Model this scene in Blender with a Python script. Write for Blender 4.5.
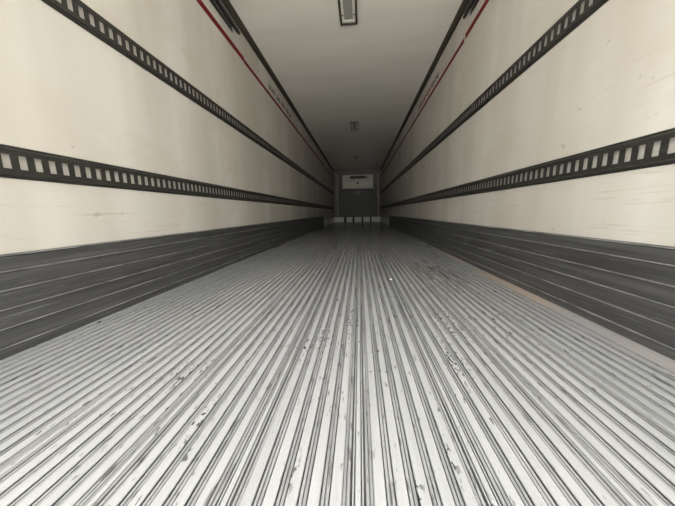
import bpy, math, random
import numpy as np
from mathutils import Matrix, Vector

random.seed(7)
for o in list(bpy.data.objects):
    bpy.data.objects.remove(o)
scene = bpy.context.scene
col = scene.collection

# ------------------------------------------------------------------ dimensions (metres)
XL, XR = -1.235, 1.235            # inner side walls
Y0, Y1 = 0.0, 13.5              # rear opening, front wall
H = 2.66                          # inner height
T = 0.10                          # shell thickness

# ------------------------------------------------------------------ camera
F_PX = 245.0
yaw, pitch, roll = math.radians(5.18), math.radians(9.45), math.radians(-0.9)
fw = Vector((-math.sin(yaw) * math.cos(pitch), math.cos(yaw) * math.cos(pitch), -math.sin(pitch)))
r0 = Vector((math.cos(yaw), math.sin(yaw), 0))
u0 = r0.cross(fw)
rr = math.cos(roll) * r0 + math.sin(roll) * u0
uu = -math.sin(roll) * r0 + math.cos(roll) * u0
cam_d = bpy.data.cameras.new('camera')
cam = bpy.data.objects.new('camera', cam_d)
col.objects.link(cam)
cam_d.sensor_fit = 'HORIZONTAL'
cam_d.sensor_width = 36.0
cam_d.lens = F_PX / 675.0 * 36.0
cam_d.clip_start = 0.02
m = Matrix((rr, uu, -fw)).transposed().to_4x4()
m.translation = Vector((0.124, 0.0, 0.531))
cam.matrix_world = m
scene.camera = cam

# ------------------------------------------------------------------ world, exposure
SKY = 7.2                         # zenith radiance of a standard overcast sky: L = Lz * (1 + 2 sin h) / 3
w = bpy.data.worlds.new('overcast_sky')
scene.world = w
w.use_nodes = True
bg = w.node_tree.nodes['Background']
bg.inputs['Color'].default_value = (1.0, 0.985, 0.95, 1)
wt = w.node_tree
tc = wt.nodes.new('ShaderNodeTexCoord')
sz = wt.nodes.new('ShaderNodeSeparateXYZ')
wt.links.new(tc.outputs['Generated'], sz.inputs[0])
mr = wt.nodes.new('ShaderNodeMapRange')
mr.inputs['To Min'].default_value = SKY / 3
mr.inputs['To Max'].default_value = SKY
wt.links.new(sz.outputs['Z'], mr.inputs['Value'])
wt.links.new(mr.outputs['Result'], bg.inputs['Strength'])
vs = scene.view_settings
vs.view_transform = 'Standard'
vs.look = 'None'
vs.exposure = 0.4
vs.gamma = 1.0
vs.use_curve_mapping = False
# sun from beyond the trailer's front end: it lights the yard behind, none of it reaches the inside
sd = bpy.data.lights.new('sun', 'SUN')
sd.energy = 15.0
sd.color = (1.0, 0.95, 0.87)
sd.angle = math.radians(3)
so_ = bpy.data.objects.new('sun', sd)
so_.rotation_euler = (math.radians(-38), 0, math.radians(12))
so_.location = (0, 8, 12)
col.objects.link(so_)
# light portal in the open rear doorway (guides the sky light, emits nothing itself)
pd = bpy.data.lights.new('rear_doorway_portal', 'AREA')
pd.shape = 'RECTANGLE'
pd.size, pd.size_y = XR - XL, H
pd.cycles.is_portal = True
po = bpy.data.objects.new('rear_doorway_portal', pd)
po.location = (0, Y0 + 0.01, H / 2)
po.rotation_euler = (math.radians(90), 0, 0)
col.objects.link(po)
scene.cycles.max_bounces = 12
scene.cycles.diffuse_bounces = 8
scene.cycles.glossy_bounces = 6

# ------------------------------------------------------------------ material helpers
class NT:
    def __init__(self, name):
        self.m = bpy.data.materials.new(name)
        self.m.use_nodes = True
        self.t = self.m.node_tree
        self.b = self.t.nodes['Principled BSDF']

    def n(self, kind, **kw):
        nd = self.t.nodes.new(kind)
        for k, v in kw.items():
            if k.startswith('i_'):
                nd.inputs[k[2:].replace('_', ' ')].default_value = v
            else:
                setattr(nd, k, v)
        return nd

    def l(self, a, b):
        self.t.links.new(a, b)

    def pos(self, scale):
        g = self.n('ShaderNodeNewGeometry')
        mp = self.n('ShaderNodeMapping')
        mp.inputs['Scale'].default_value = scale
        self.l(g.outputs['Position'], mp.inputs['Vector'])
        return mp.outputs['Vector']

    def noise(self, scale, nscale=1.0, detail=3.0, rough=0.5):
        nz = self.n('ShaderNodeTexNoise')
        nz.inputs['Scale'].default_value = nscale
        nz.inputs['Detail'].default_value = detail
        nz.inputs['Roughness'].default_value = rough
        self.l(self.pos(scale), nz.inputs['Vector'])
        return nz.outputs['Fac']

    def ramp(self, fac, a, b, lo=0.0, hi=1.0):
        mr = self.n('ShaderNodeMapRange')
        mr.inputs['From Min'].default_value = a
        mr.inputs['From Max'].default_value = b
        mr.inputs['To Min'].default_value = lo
        mr.inputs['To Max'].default_value = hi
        self.l(fac, mr.inputs['Value'])
        return mr.outputs['Result']

    def math(self, op, a, b=None):
        nd = self.n('ShaderNodeMath', operation=op)
        for i, v in enumerate((a, b)):
            if v is None:
                continue
            if isinstance(v, (int, float)):
                nd.inputs[i].default_value = v
            else:
                self.l(v, nd.inputs[i])
        return nd.outputs[0]

    def mix(self, fac, a, b, blend='MIX'):
        nd = self.n('ShaderNodeMix', data_type='RGBA', blend_type=blend)
        if isinstance(fac, (int, float)):
            nd.inputs[0].default_value = fac
        else:
            self.l(fac, nd.inputs[0])
        for i, v in ((6, a), (7, b)):
            if isinstance(v, tuple):
                nd.inputs[i].default_value = (*v, 1)
            else:
                self.l(v, nd.inputs[i])
        return nd.outputs[2]

    def bump(self, h, strength, dist=0.01):
        nd = self.n('ShaderNodeBump')
        nd.inputs['Strength'].default_value = strength
        nd.inputs['Distance'].default_value = dist
        self.l(h, nd.inputs['Height'])
        self.l(nd.outputs['Normal'], self.b.inputs['Normal'])

    def near(self, pt, rad):
        """1 at pt (x, y), falling to 0 at rad = (rx, ry): the outline of a stain."""
        g = self.n('ShaderNodeNewGeometry')
        sb = self.n('ShaderNodeVectorMath', operation='SUBTRACT')
        self.l(g.outputs['Position'], sb.inputs[0])
        sb.inputs[1].default_value = (pt[0], pt[1], 0)
        ml = self.n('ShaderNodeVectorMath', operation='MULTIPLY')
        self.l(sb.outputs[0], ml.inputs[0])
        ml.inputs[1].default_value = (1 / rad[0], 1 / rad[1], 0)
        ln = self.n('ShaderNodeVectorMath', operation='LENGTH')
        self.l(ml.outputs[0], ln.inputs[0])
        return self.ramp(ln.outputs['Value'], 1.0, 0.35)

    def set(self, color=None, rough=None, metal=None, spec=None):
        for key, v in (('Base Color', color), ('Roughness', rough), ('Metallic', metal), ('Specular IOR Level', spec)):
            if v is None:
                continue
            if isinstance(v, tuple):
                self.b.inputs[key].default_value = (*v, 1)
            elif isinstance(v, (int, float)):
                self.b.inputs[key].default_value = v
            else:
                self.l(v, self.b.inputs[key])
        return self.m


def plain(name, color, rough=0.5, metal=0.0, var=0.12, scale=(6, 6, 6)):
    t = NT(name)
    t.b.inputs['Specular IOR Level'].default_value = 0.2 if 'red' in name else 0.5
    f = t.ramp(t.noise(scale, 2.0), 0.3, 0.7)
    dark = tuple(c * (1 - var) for c in color)
    lite = tuple(min(1, c * (1 + var)) for c in color)
    return t.set(t.mix(f, dark, lite), rough, metal)


def wall_material():
    t = NT('cream_wall_liner')
    sheen_band = t.ramp(t.noise((0.3, 2.6, 0.16), 1.0, 3.0), 0.38, 0.62)  # vertical bands: reflections off the wavy liner, painted into the colour
    c = t.mix(sheen_band, (0.445, 0.425, 0.375), (0.54, 0.522, 0.478))
    blot = t.ramp(t.noise((0.8, 1.6, 1.9), 1.3, 5.0, 0.6), 0.46, 0.68)
    c = t.mix(t.math('MULTIPLY', blot, 0.55), c, (0.44, 0.395, 0.335))
    # long thin scrapes, along the wall, most of them low down
    scr = t.ramp(t.noise((4, 2.2, 60), 1.0, 4.0, 0.6), 0.615, 0.66)
    g = t.n('ShaderNodeNewGeometry')
    sx = t.n('ShaderNodeSeparateXYZ')
    t.l(g.outputs['Position'], sx.inputs[0])
    low = t.ramp(sx.outputs['Z'], 1.5, 0.5, 0.10, 0.55)
    c = t.mix(t.math('MULTIPLY', scr, low), c, (0.36, 0.31, 0.25))
    spk = t.ramp(t.noise((9, 14, 18), 1.0, 3.0, 0.6), 0.69, 0.73)
    c = t.mix(t.math('MULTIPLY', spk, 0.6), c, (0.30, 0.26, 0.21))
    run = t.ramp(t.noise((1, 16, 0.7), 1.0, 3.0), 0.60, 0.74)
    c = t.mix(t.math('MULTIPLY', run, 0.35), c, (0.50, 0.45, 0.38))
    t.bump(t.noise((0.5, 1.7, 0.5), 1.0, 2.0), 0.25, 0.05)
    return t.set(c, 0.42, 0.0)


def ceiling_material():
    t = NT('glossy_ceiling_liner')
    v = t.ramp(t.noise((0.5, 3.0, 1), 1.0, 3.0), 0.35, 0.65)
    c = t.mix(v, (0.72, 0.706, 0.655), (0.78, 0.766, 0.715))
    streak = t.noise((1.1, 9.0, 1), 1.0, 3.0, 0.55)
    t.bump(streak, 0.022, 0.02)
    return t.set(c, 0.06, 0.0)


def rib_material(stained=False):
    t = NT('stained_worn_aluminium' if stained else 'worn_aluminium')
    v = t.ramp(t.noise((30, 2.0, 1), 1.0, 4.0, 0.6), 0.3, 0.7)
    c = t.mix(v, (0.315, 0.322, 0.324), (0.39, 0.397, 0.40))
    fine = t.ramp(t.noise((300, 240, 40), 1.0, 2.0, 0.7), 0.35, 0.7)
    c = t.mix(t.math('MULTIPLY', fine, 0.38), c, (0.27, 0.27, 0.265))
    # scattered dark scuffs on the tops
    sc = t.ramp(t.noise((75, 22, 1), 1.0, 3.0, 0.55), 0.635, 0.66)
    wide = t.ramp(t.noise((2.0, 1.0, 1), 1.3, 2.0), 0.38, 0.60)
    c = t.mix(t.math('MULTIPLY', t.math('MULTIPLY', sc, wide), 0.9), c, (0.05, 0.05, 0.05))
    # a few worse patches, each with its own place on the floor
    chip = t.ramp(t.noise((110, 48, 1), 1.0, 2.0, 0.5), 0.56, 0.575)
    for p, r in (((-0.105, 0.905), (0.035, 0.16)), ((-0.027, 0.98), (0.03, 0.15)), ((0.316, 0.47), (0.022, 0.07)),
                 ((0.235, 0.39), (0.02, 0.06)), ((-0.15, 0.62), (0.02, 0.10)), ((-0.30, 0.52), (0.03, 0.10)),
                 ((0.46, 0.85), (0.05, 0.22)), ((-0.02, 0.42), (0.02, 0.07)), ((0.36, 0.36), (0.02, 0.06)),
                 ((-0.45, 0.72), (0.08, 0.12)), ((0.09, 1.15), (0.05, 0.25)), ((0.55, 1.15), (0.09, 0.25))):
        c = t.mix(t.math('MULTIPLY', t.math('MULTIPLY', chip, t.near(p, r)), 1.0), c, (0.035, 0.035, 0.035))
    for p, r in (((-0.156, 0.385), (0.006, 0.022)), ((-0.161, 0.36), (0.006, 0.028))):
        c = t.mix(t.math('MULTIPLY', t.near(p, r), 0.8), c, (0.08, 0.08, 0.08))
    # a dark stain at the right and broad mottled darker patches
    soft = t.ramp(t.noise((14, 5, 1), 1.0, 3.0, 0.6), 0.38, 0.62)
    for p, r, k in (((0.80, 2.15), (0.24, 0.8), 0.9), ((-0.15, 3.2), (0.9, 1.5), 0.22), ((0.55, 1.45), (0.3, 0.5), 0.3)):
        c = t.mix(t.math('MULTIPLY', t.math('MULTIPLY', soft, t.near(p, r)), k), c, (0.10, 0.095, 0.085))
    if stained:
        rust = t.ramp(t.noise((6, 1.4, 1), 1.0, 4.0, 0.6), 0.36, 0.52)
        c = t.mix(t.math('MULTIPLY', t.math('MULTIPLY', rust, 0.85), t.near((1.2, 2.1), (0.6, 1.6))), c, (0.46, 0.375, 0.30))
    t.bump(t.noise((400, 30, 20), 1.0, 2.0), 0.10, 0.002)
    t.b.inputs['IOR'].default_value = 2.2
    return t.set(c, 0.20, 0.15)


def channel_material():
    t = NT('dirty_channel_aluminium')
    v = t.ramp(t.noise((50, 3.0, 1), 1.0, 4.0, 0.65), 0.3, 0.7)
    c = t.mix(v, (0.175, 0.178, 0.18), (0.315, 0.318, 0.32))
    dirt = t.ramp(t.noise((90, 16, 1), 1.0, 4.0, 0.6), 0.55, 0.63)
    wide = t.ramp(t.noise((2.0, 1.1, 1), 1.7, 2.0), 0.36, 0.56)
    c = t.mix(t.math('MULTIPLY', t.math('MULTIPLY', dirt, wide), 0.85), c, (0.06, 0.06, 0.06))
    t.b.inputs['IOR'].default_value = 2.0
    return t.set(c, 0.25, 0.15)


def scuff_material():
    t = NT('dark_scuffed_kick_plank')
    v = t.ramp(t.noise((8, 1.2, 40), 1.0, 4.0, 0.6), 0.35, 0.7)
    c = t.mix(v, (0.050, 0.050, 0.049), (0.105, 0.105, 0.102))
    s = t.ramp(t.noise((10, 3.0, 110), 1.0, 4.0, 0.6), 0.62, 0.70)
    c = t.mix(t.math('MULTIPLY', s, 0.6), c, (0.25, 0.25, 0.24))
    return t.set(c, 0.42, 0.25)


MAT = dict(
    wall=wall_material(), ceiling=ceiling_material(), rib=rib_material(), strip=rib_material(True),
    channel=channel_material(), rib_side=plain('grimy_shaded_rib_side', (0.21, 0.21, 0.207), 0.5, 0.1, 0.35, (30, 4, 30)), scuff=scuff_material(),
    ridge=plain('worn_ridge_metal', (0.24, 0.24, 0.235), 0.45, 0.3, 0.5, (10, 5, 10)),
    track=plain('black_painted_track', (0.026, 0.0245, 0.021), 0.42, 0.15, 0.25, (20, 6, 20)),
    red=plain('red_stripe_paint', (0.135, 0.0015, 0.007), 0.6, 0.0, 0.15, (8, 3, 8)),
    cove=plain('grey_brown_cove', (0.055, 0.048, 0.037), 0.45, 0.0, 0.2, (8, 2, 8)),
    dark_lip=plain('black_cove_lip', (0.018, 0.015, 0.011), 0.5, 0.0, 0.2),
    rail=plain('black_rail_steel', (0.010, 0.010, 0.011), 0.45, 0.0, 0.2),
    bracket=plain('dark_grey_rail_backing', (0.055, 0.055, 0.052), 0.5, 0.1, 0.2),
    ink=plain('faded_dark_lettering', (0.035, 0.022, 0.02), 0.6),
    red_ink=plain('faded_red_lettering', (0.26, 0.004, 0.015), 0.6),
    bezel=plain('black_light_bezel', (0.022, 0.020, 0.013), 0.4),
    reflector=plain('white_light_tray', (0.66, 0.65, 0.60), 0.35, 0.0, 0.05),
    lens=plain('grey_light_lens', (0.30, 0.295, 0.265), 0.25, 0.0, 0.06),
    front=plain('grey_front_wall_liner', (0.17, 0.155, 0.135), 0.5, 0.0, 0.1, (2, 2, 2)),
    unit=plain('white_unit_casing', (0.91, 0.885, 0.82), 0.5, 0.0, 0.05),
    unit_upper=plain('grey_white_unit_casing', (0.76, 0.735, 0.69), 0.5, 0.0, 0.05),
    black=plain('black_grille', (0.012, 0.011, 0.010), 0.5),
    bulkhead=plain('charcoal_bulkhead', (0.085, 0.085, 0.080), 0.5, 0.0, 0.12),
    bulkhead_dark=plain('black_bulkhead_leg', (0.016, 0.016, 0.015), 0.6),
    bright=plain('bright_kick_plate', (0.90, 0.90, 0.87), 0.5, 0.0, 0.15, (5, 5, 9)),
    post=plain('light_post_trim', (0.32, 0.30, 0.27), 0.4, 0.0, 0.1),
    chrome=plain('bright_metal', (0.70, 0.70, 0.68), 0.25, 0.7, 0.05),
    paper=plain('white_paper', (0.86, 0.86, 0.84), 0.7, 0.0, 0.03),
    asphalt=plain('pale_concrete_yard', (0.50, 0.49, 0.465), 0.85, 0.0, 0.15, (0.6, 0.6, 0.6)),
    outer=plain('white_outer_skin', (0.70, 0.70, 0.70), 0.4),
)

# ------------------------------------------------------------------ mesh helpers
class MB:
    def __init__(self):
        self.v, self.f = [], []

    def box(self, x0, x1, y0, y1, z0, z1):
        b = len(self.v)
        self.v += [(x, y, z) for z in (z0, z1) for x, y in ((x0, y0), (x1, y0), (x1, y1), (x0, y1))]
        self.f += [tuple(b + i for i in q) for q in
                   ((3, 2, 1, 0), (4, 5, 6, 7), (0, 1, 5, 4), (1, 2, 6, 5), (2, 3, 7, 6), (3, 0, 4, 7))]
        return self

    def prism(self, pts, a, b, axis='y'):
        """closed outline pts extruded from a to b along an axis (pts are the other two coordinates)."""
        n, k = len(pts), len(self.v)
        for t in (a, b):
            for p, q in pts:
                self.v.append({'y': (p, t, q), 'x': (t, p, q), 'z': (p, q, t)}[axis])
        self.f += [(k + i, k + (i + 1) % n, k + n + (i + 1) % n, k + n + i) for i in range(n)]
        self.f += [tuple(k + i for i in range(n - 1, -1, -1)), tuple(k + n + i for i in range(n))]
        return self

    def loft(self, rings):
        """closed rings of equal length joined one to the next, ends capped."""
        n, k = len(rings[0]), len(self.v)
        for rg in rings:
            self.v += [tuple(p) for p in rg]
        for j in range(len(rings) - 1):
            for i in range(n):
                a, b = k + j * n, k + (j + 1) * n
                self.f.append((a + i, a + (i + 1) % n, b + (i + 1) % n, b + i))
        self.f += [tuple(k + i for i in range(n - 1, -1, -1)),
                   tuple(k + (len(rings) - 1) * n + i for i in range(n))]
        return self

    def mesh(self, name, mat, smooth=False):
        import bmesh
        me = bpy.data.meshes.new(name)
        me.from_pydata(self.v, [], self.f)
        bm = bmesh.new()
        bm.from_mesh(me)
        bmesh.ops.recalc_face_normals(bm, faces=bm.faces)
        bm.to_mesh(me)
        bm.free()
        me.materials.append(MAT[mat])
        if smooth:
            for p in me.polygons:
                p.use_smooth = True
        return me

    def build(self, name, mat, parent=None, smooth=False):
        return link(name, self.mesh(name, mat, smooth), parent)


def link(name, me, parent=None):
    o = bpy.data.objects.new(name, me)
    col.objects.link(o)
    o.parent = parent
    return o


def tag(o, label, cat, group=None):
    o['label'] = label
    o['category'] = cat
    if group:
        o['group'] = group
    return o


def structure(o, label=None, cat=None):
    o['kind'] = 'structure'
    if label:
        o['label'] = label
    if cat:
        o['category'] = cat
    return o


def empty(name, loc):
    o = bpy.data.objects.new(name, None)
    o.location = loc
    o.empty_display_size = 0.1
    col.objects.link(o)
    return o


def bevel(o, width, seg=2):
    md = o.modifiers.new('bevel', 'BEVEL')
    md.width = width
    md.segments = seg
    md.limit_method = 'ANGLE'
    return o

# ------------------------------------------------------------------ the shell
wall_l = structure(MB().box(XL - T, XL, Y0, Y1 + T, -0.08, H + T).build('wall_left', 'wall'),
                   'cream wall liner beside the pale floor edge strip', 'wall')
wall_r = structure(MB().box(XR, XR + T, Y0, Y1 + T, -0.08, H + T).build('wall_right', 'wall'),
                   'cream wall liner above the tan stained floor edge strip', 'wall')
wall_f = structure(MB().box(XL, XR, Y1, Y1 + T, -0.08, H + T).build('wall_front', 'front'),
                   'grey end wall behind the cooling unit and dark bulkhead', 'wall')
ceiling = structure(MB().box(XL, XR, Y0, Y1, H, H + T).build('ceiling', 'ceiling'),
                    'glossy off-white ceiling with faint ripples', 'ceiling')
FL = -0.026
floor = structure(MB().box(XL, XR, Y0, Y1, -0.08, FL).build('floor', 'channel'),
                  'ribbed aluminium trailer floor with worn grey channels', 'floor')
structure(MB().box(-40, 40, -60, Y0 - 0.02, -1.35, -1.25).build('ground', 'asphalt'),
          'pale concrete yard outside the open rear doorway', 'ground')

# ribbed floor: one T rib every 41.6 mm, each panel of six joined at a narrow split rib
PITCH = 0.25 / 6
def t_profile(wd):
    h = wd / 2
    return [(-0.002, FL), (0.002, FL), (0.0025, -0.006), (h - 0.001, -0.0042), (h, -0.0022), (h - 0.0016, 0),
            (-h + 0.0016, 0), (-h, -0.0022), (-h + 0.001, -0.0042), (-0.0025, -0.006)]
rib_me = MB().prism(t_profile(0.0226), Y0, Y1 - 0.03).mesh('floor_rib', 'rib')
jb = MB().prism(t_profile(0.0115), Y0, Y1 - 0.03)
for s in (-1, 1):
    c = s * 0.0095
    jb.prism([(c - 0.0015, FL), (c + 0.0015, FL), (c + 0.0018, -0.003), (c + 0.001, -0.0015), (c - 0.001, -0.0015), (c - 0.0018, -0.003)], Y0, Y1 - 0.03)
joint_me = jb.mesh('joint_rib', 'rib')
for me_ in (rib_me, joint_me):                      # tops worn bright, flank colour darkened for grime and groove shade
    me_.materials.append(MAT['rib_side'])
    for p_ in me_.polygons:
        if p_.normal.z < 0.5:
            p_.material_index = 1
strip_me = MB().prism([(-0.0072, FL), (0.0072, FL), (0.0072, -0.0045), (0.0064, -0.0036), (0.0013, -0.0036), (0.0009, -0.0110), (-0.0009, -0.0110), (-0.0013, -0.0036), (-0.0064, -0.0036), (-0.0072, -0.0045)], Y0, Y1 - 0.03).mesh('channel_strip', 'channel')
xs = []
for i in range(-40, 40):
    x = 0.121 + i * PITCH
    if -1.19 < x < 1.135:
        j = i % 6 == 0
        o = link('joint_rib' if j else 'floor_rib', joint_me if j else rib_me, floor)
        o.location.x = x
        xs.append(x)
        c_ = link('channel_strip', strip_me, floor)
        c_.location.x = x + PITCH / 2 + {0: 0.0018, 5: -0.0018}.get(i % 6, 0.0)
for side, mat in ((-1, 'rib'), (1, 'strip')):
    e = (min(xs) - 0.024) if side < 0 else (max(xs) + 0.024)
    a, b = sorted((e, side * (XR - 0.001)))
    o = MB().prism([(a, FL), (b, FL), (b, 0.0), (a, 0.0)], Y0, Y1 - 0.03).build('edge_strip', mat, floor)
    if side > 0:
        o['label'] = 'tan stained strip along the floor edge'

# corner coves between walls and ceiling
for k, (xw, s) in enumerate(((XL, 1), (XR, -1))):
    prof = [(xw + s * 0.0005, 2.622), (xw + s * 0.006, 2.622), (xw + s * 0.030, 2.632), (xw + s * 0.050, 2.6535),
            (xw + s * 0.050, H - 0.0005), (xw + s * 0.0005, H - 0.0005)]
    cv = structure(MB().prism(prof, Y0, Y1 - 0.001).build('trim_%d' % (k + 1), 'cove'),
                   'grey-brown cove strip in the corner under the ceiling', 'trim')
    cv['group'] = 'ceiling corner coves'
    lip = [(xw + s * 0.0005, 2.606), (xw + s * 0.009, 2.606), (xw + s * 0.014, 2.611), (xw + s * 0.012, 2.6219), (xw + s * 0.0005, 2.6219)]
    MB().prism(lip, Y0, Y1 - 0.001).build('cove_lip', 'dark_lip', cv)  # black strip along the lower edge of the cove

# dark kick panels along the foot of both walls: six planks each with a worn top ridge
ZB = [0.001, 0.042, 0.114, 0.186, 0.258, 0.330, 0.390]
for nm, xw, s, yend, lab in (('baseboard_left', XL, 1, 9.3, 'dark ribbed kick panel beside the pale floor edge strip'),
                             ('baseboard_right', XR, -1, 9.3, 'dark ribbed kick panel above the tan stained floor edge')):
    a, b = sorted((xw + s * 0.0005, xw + s * 0.004))
    bb = structure(MB().box(a, b, Y0, yend, 0.001, 0.392).build(nm, 'scuff'), lab, 'kick panel')
    for z0, z1 in zip(ZB[:-1], ZB[1:]):
        pr = [(xw + s * 0.004, z0), (xw + s * 0.012, z0), (xw + s * 0.014, z0 + 0.004), (xw + s * 0.015, z1 - 0.010),
              (xw + s * 0.010, z1 - 0.006), (xw + s * 0.004, z1 - 0.006)]
        p = MB().prism(pr, Y0, yend).build('kick_plank', 'scuff', bb)
        rg = [(xw + s * 0.004, z1 - 0.006), (xw + s * 0.0155, z1 - 0.005), (xw + s * 0.017, z1 - 0.003), (xw + s * 0.016, z1 - 0.0004), (xw + s * 0.004, z1 - 0.0004)]
        MB().prism(rg, Y0, yend).build('ridge', 'ridge', p)

# ------------------------------------------------------------------ slotted cargo tracks
SLOT = 0.0482
def track(xw, s, z0, label):
    root = empty('cargo_track', (xw, Y0, z0))
    L = Y1 - 0.25 - Y0
    hgt = 0.1255
    d = 0.016
    za, zb = 0.036, 0.0895           # slot opening
    def X(t):
        return s * t
    top = [(X(0.0005), hgt), (X(0.003), hgt), (X(0.003), hgt - 0.009), (X(d), hgt - 0.017), (X(d), zb), (X(d - 0.003), zb), (X(d - 0.003), hgt - 0.018), (X(0.0005), hgt - 0.009)]
    bot = [(X(0.0005), 0), (X(0.003), 0), (X(0.003), 0.009), (X(d), 0.017), (X(d), za), (X(d - 0.003), za), (X(d - 0.003), 0.018), (X(0.0005), 0.009)]
    MB().prism(top, 0, L).build('track_flange', 'track', root)
    MB().prism(bot, 0, L).build('track_flange', 'track', root)
    g = MB()
    n = int(L / SLOT)
    for i in range(n):
        yc = (i + 0.5) * SLOT
        a, b = sorted((X(d - 0.003), X(d - 0.0004)))
        g.box(a, b, yc - 0.0118, yc + 0.0118, za - 0.001, zb + 0.001)
    g.build('slot_bars', 'track', root)
    rv = MB()
    for i in range(0, n, 8):
        for zc in (0.0045, hgt - 0.0045):
            yc = i * SLOT + 0.1
            ring = lambda t, r: [(X(t), yc + r * math.cos(q * math.pi / 4), zc + r * math.sin(q * math.pi / 4)) for q in range(8)]
            rv.loft([ring(0.003, 0.004), ring(0.0048, 0.003)])
    r_ = rv.build('rivets', 'track', root)
    r_['kind'] = 'stuff'
    tag(root, label, 'cargo track', 'slotted cargo tracks')

for xw, s, where in ((XL, 1, 'opposite the tan floor stain'), (XR, -1, 'above the tan floor stain')):
    track(xw, s, 1.4455, 'upper black slotted cargo track on the wall ' + where)
    track(xw, s, 0.6815, 'lower black slotted cargo track on the wall ' + where)

# ------------------------------------------------------------------ red load lines, lettering
def stripe(wall, xw, s, y0, y1, z0, z1):
    a, b = sorted((xw + s * 0.0004, xw + s * 0.0018))
    MB().box(a, b, y0, y1, z0, z1).build('load_line', 'red', wall)
stripe(wall_l, XL, 1, Y0, 3.13, 2.298, 2.353)
stripe(wall_l, XL, 1, 3.12, Y1 - 0.02, 2.291, 2.337)
stripe(wall_r, XR, -1, Y0, 3.02, 2.302, 2.354)
stripe(wall_r, XR, -1, 3.05, Y1 - 0.02, 2.292, 2.338)


def lettering(wall, s, words, y_start, direction, z, length):
    """words: (text, material) laid one after the other along the wall."""
    total = sum(len(t) for t, _ in words) + len(words) - 1
    unit = length / total
    y = y_start
    for text, mat in words:
        cu = bpy.data.curves.new('lettering', 'FONT')
        cu.body = text
        cu.size = 0.098
        cu.extrude = 0.0006
        cu.offset = 0.0022
        tmp = bpy.data.objects.new('lettering', cu)
        col.objects.link(tmp)
        bpy.context.view_layer.update()
        me = bpy.data.meshes.new_from_object(tmp.evaluated_get(bpy.context.evaluated_depsgraph_get()))
        bpy.data.objects.remove(tmp)
        co = np.array([v.co[:] for v in me.vertices])
        wd = co[:, 0].max() - co[:, 0].min()
        k = unit * len(text) / wd
        x0 = co[:, 0].min()
        for v in me.vertices:
            u, h, n = (v.co.x - x0) * k, v.co.y, v.co.z
            v.co = ((XL + 0.0012 + n) if s > 0 else (XR - 0.0012 - n), y + direction * u, z + h)
        me.materials.clear()
        me.materials.append(MAT[mat])
        o = link('lettering', me, wall)
        o['label'] = 'small %s capital lettering above the red line' % ('red' if mat == 'red_ink' else 'dark')
        y += direction * unit * (len(text) + 1)

PHRASE = [('DO NOT', 'ink'), ('LOAD', 'ink'), ('ABOVE', 'ink'), ('RED LINE', 'ink')]
lettering(wall_l, 1, PHRASE, 3.95, 1, 2.392, 1.25)
lettering(wall_r, -1, [('DO NOT', 'ink'), ('LOAD', 'red_ink'), ('ABOVE', 'red_ink'), ('RED LINE', 'ink')], 5.10, -1, 2.392, 1.18)

# ------------------------------------------------------------------ black twin rails high on the walls
def overhead_rail(xw, s, yend, where):
    root = empty('overhead_rail', (xw, Y0, 2.44))
    L = yend - Y0
    def bar(name, zc, hh, t0, t1, end, mat):
        rings = []
        n = 10
        for y, k in ((0.0, 1), (end - 0.10, 1.0), (end - 0.05, 0.93), (end - 0.02, 0.72), (end, 0.3)):
            ring = []
            for q in range(n):
                a = 2 * math.pi * q / n
                ring.append((s * ((t0 + t1) / 2 + (t1 - t0) / 2 * math.copysign(abs(math.cos(a)) ** 0.7, math.cos(a))),
                             y, zc - (1 - k) * hh * 0.4 + k * hh * math.copysign(abs(math.sin(a)) ** 0.7, math.sin(a))))
            rings.append(ring)
        return MB().loft(rings).build(name, mat, root, True)
    bar('upper_bar', 0.098, 0.030, 0.004, 0.026, L, 'rail')
    bar('lower_bar', 0.030, 0.022, 0.004, 0.022, L - 0.19, 'rail')
    a, b = sorted((s * 0.0006, s * 0.004))
    MB().box(a, b, 0, L - 0.14, 0.012, 0.122).build('backing_plate', 'bracket', root)
    for k in range(4):
        a, b = sorted((s * 0.004, s * 0.016))
        MB().box(a, b, L - 0.30 - 0.85 * k, L - 0.26 - 0.85 * k, 0.045, 0.09).build('bracket', 'bracket', root)
    tag(root, 'black twin rail above the red line, on the wall ' + where, 'rail', 'twin rails above the red lines')
overhead_rail(XL, 1, 3.02, 'opposite the tan floor stain')
overhead_rail(XR, -1, 3.06, 'above the tan floor stain')

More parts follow.
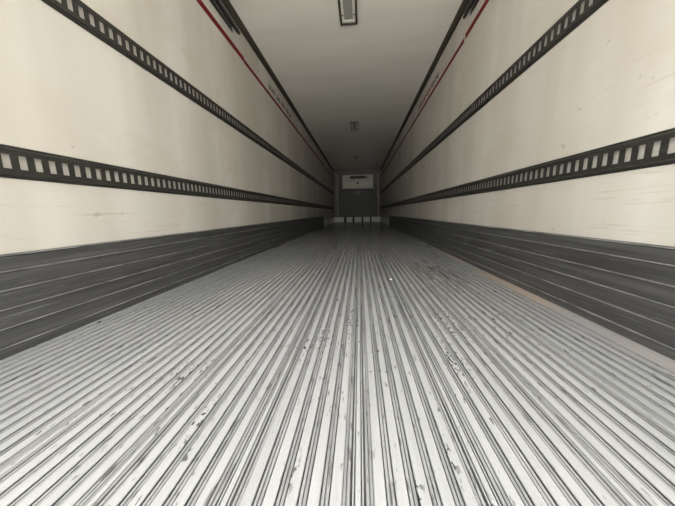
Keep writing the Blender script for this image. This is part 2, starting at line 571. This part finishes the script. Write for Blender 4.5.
# ------------------------------------------------------------------ ceiling lights
def ceiling_light(yc, label):
    w2, l2 = 0.097, 0.292
    root = empty('ceiling_light', (0.004, yc, H))
    root.rotation_euler.z = math.radians(-0.6)
    fr = MB()
    for a in ((-w2, -w2 + 0.022, -l2, l2), (w2 - 0.022, w2, -l2, l2), (-w2 + 0.022, w2 - 0.022, l2 - 0.026, l2), (-w2 + 0.022, w2 - 0.022, -l2, -l2 + 0.026)):
        fr.box(*a, -0.022, -0.0005)
    bevel(fr.build('bezel', 'bezel', root), 0.004)
    MB().box(-w2 + 0.022, w2 - 0.022, -l2 + 0.026, l2 - 0.026, -0.010, -0.0005).build('tray', 'reflector', root)
    ln = MB()
    ln.loft([[(-a, -b, z), (a, -b, z), (a, b, z), (-a, b, z)] for a, b, z in ((0.047, l2 - 0.075, -0.010), (0.046, l2 - 0.076, -0.014), (0.038, l2 - 0.085, -0.017))])
    ln.build('lens', 'lens', root)
    for sy in (-1, 1):
        MB().loft([[(-a, sy * b0, z), (a, sy * b0, z), (a, sy * b1, z), (-a, sy * b1, z)] for a, b0, b1, z in
                   ((0.060, l2 - 0.066, l2 - 0.034, -0.010), (0.056, l2 - 0.062, l2 - 0.040, -0.015))]).build('end_cap', 'reflector', root)
        for sx in (-1, 1):
            MB().box(sx * 0.063 - 0.009, sx * 0.063 + 0.009, sy * 0.155 - 0.004, sy * 0.155 + 0.004, -0.015, -0.010).build('clip', 'bracket', root)
    tag(root, label, 'light', 'ceiling lights')
ceiling_light(2.905, 'unlit black framed ceiling light between the ends of the twin rails')
ceiling_light(6.61, 'unlit black framed ceiling light farther in, past the lettering')
ceiling_light(10.29, 'unlit black framed ceiling light closest to the cooling unit')

# ------------------------------------------------------------------ front end: posts, kick plate, cooling unit, bulkhead
CX = 0.036
for s in (-1, 1):
    x = CX + s * 1.055
    MB().prism([(x - 0.045, 13.40), (x - 0.03, 13.33), (x + 0.03, 13.33), (x + 0.045, 13.40), (x + 0.045, Y1 - 0.001), (x - 0.045, Y1 - 0.001)], 0.0, 2.5, 'z').build('post', 'post', wall_f)
MB().box(XL + 0.002, XR - 0.002, 13.318, 13.328, 0.001, 0.262).build('kick_plate', 'bright', wall_f)
for xw, s, ys, ye in ((XL, 1, 9.45, 10.5), (XL, 1, 10.9, 13.3), (XR, -1, 9.45, 10.5), (XR, -1, 10.9, 13.3)):
    a, b = sorted((xw + s * 0.0005, xw + s * 0.006))
    MB().box(a, b, ys, ye, 0.001, 0.25).build('kick_plate', 'bright', wall_l if s > 0 else wall_r)

un = empty('cooling_unit', (CX, 13.2, 1.72))
yb = 0.295
bevel(MB().prism([(0.06, 0.02), (0.10, 0.0), (yb, 0.0), (yb, 0.72), (0.10, 0.72), (0.06, 0.70)], -0.80, 0.80, 'x').build('casing', 'unit_upper', un), 0.01)
bevel(MB().box(-0.795, 0.795, 0.035, 0.062, 0.395, 0.70).build('upper_panel', 'unit_upper', un), 0.008)
bevel(MB().box(-0.795, 0.795, 0.025, 0.062, 0.19, 0.375).build('lower_panel', 'unit', un), 0.008)
bevel(MB().box(-0.795, 0.795, 0.03, 0.062, 0.02, 0.178).build('bottom_lip', 'unit', un), 0.008)
gr = MB().box(-0.40, 0.40, 0.026, 0.036, 0.515, 0.645).build('air_grille', 'black', un)
for k in range(4):
    z = 0.53 + 0.030 * k
    MB().prism([(0.018, z), (0.026, z + 0.008), (0.026, z + 0.012), (0.018, z + 0.004)], -0.395, 0.395, 'x').build('louvre', 'black', gr)
ring = lambda y, r, cx, cz: [(cx + r * math.cos(q * math.pi / 8), y, cz + r * math.sin(q * math.pi / 8)) for q in range(16)]
bd = MB().loft([ring(0.035, 0.07, 0.49, 0.58), ring(0.028, 0.066, 0.49, 0.58)]).build('round_badge', 'bulkhead', un)
MB().loft([ring(0.028, 0.035, 0.49, 0.58), ring(0.024, 0.03, 0.49, 0.58)]).build('badge_centre', 'unit_upper', bd)
MB().prism([(-0.085, 0.255), (0.085, 0.255), (0.0, 0.37)], 0.020, 0.0252).build('triangle_emblem', 'black', un)
MB().box(-0.82, 0.82, 0.09, yb, -0.035, 0.0).build('drip_tray', 'black', un)
tag(un, 'white cooling unit high on the end wall with dark slot grille', 'cooling unit')

bk = empty('bulkhead', (CX, 13.3, 0.0))
out = []
for s in (1, -1):
    pts = [(1.0, 0.262), (1.0, 1.18)] + [(1.0 - 0.10 * (1 - math.cos(t)), 1.18 + 0.47 * math.sin(t)) for t in (0.35, 0.7, 1.05, 1.35)] + [(0.89, 1.665)]
    pts = [(s * a, b) for a, b in pts]
    out += pts if s > 0 else pts[::-1]
bevel(MB().prism(out, -0.03, 0.025).build('panel', 'bulkhead', bk), 0.008)
for x0, x1 in ((-0.731, -0.606), (-0.28, -0.177), (0.202, 0.291), (0.646, 0.728)):
    bevel(MB().box(x0, x1, -0.03, 0.017, 0.001, 0.262).build('leg', 'bulkhead_dark', bk), 0.006)
hd = MB()
rings = []
for i in range(24):
    a = 2 * math.pi * i / 24
    cxp, czp = 0.115 * math.cos(a), 1.53 + 0.052 * math.sin(a)
    nx, nz = math.cos(a), math.sin(a)
    rings.append([(cxp + 0.016 * math.cos(q * math.pi / 3) * nx, -0.034 + 0.014 * math.sin(q * math.pi / 3), czp + 0.016 * math.cos(q * math.pi / 3) * nz) for q in range(6)])
rings.append(rings[0])
hd.loft(rings).build('handle', 'chrome', bk, True)
for sx in (-0.86, 0.856):
    o = MB().loft([[(sx + r * math.cos(q * math.pi / 5), y, 0.825 + r * math.sin(q * math.pi / 5)) for q in range(10)] for y, r in ((-0.02, 0.034), (-0.034, 0.030), (-0.042, 0.014))]).build('latch', 'chrome', bk)
tag(bk, 'charcoal bulkhead panel on short legs under the cooling unit', 'bulkhead')

# ------------------------------------------------------------------ scrap of paper on the floor
sc = MB()
top = [(0.010 * math.cos(a) * k, 0.014 * math.sin(a) * k) for a, k in ((0, 1), (0.9, 0.8), (1.7, 1.1), (2.7, 0.9), (3.6, 1.1), (4.4, 0.8), (5.4, 1.0))]
sc.loft([[(x, y, 0.0005) for x, y in top], [(x * 1.05, y, 0.004 + 0.003 * math.sin(5 * x * 100)) for x, y in top], [(x * 0.4, y * 0.4, 0.008) for x, y in top]])
so = sc.build('paper_scrap', 'paper')
so.location = (0.121 + PITCH * 6, 1.90, 0.0)
tag(so, 'tiny white paper scrap lying on a floor rib', 'scrap')
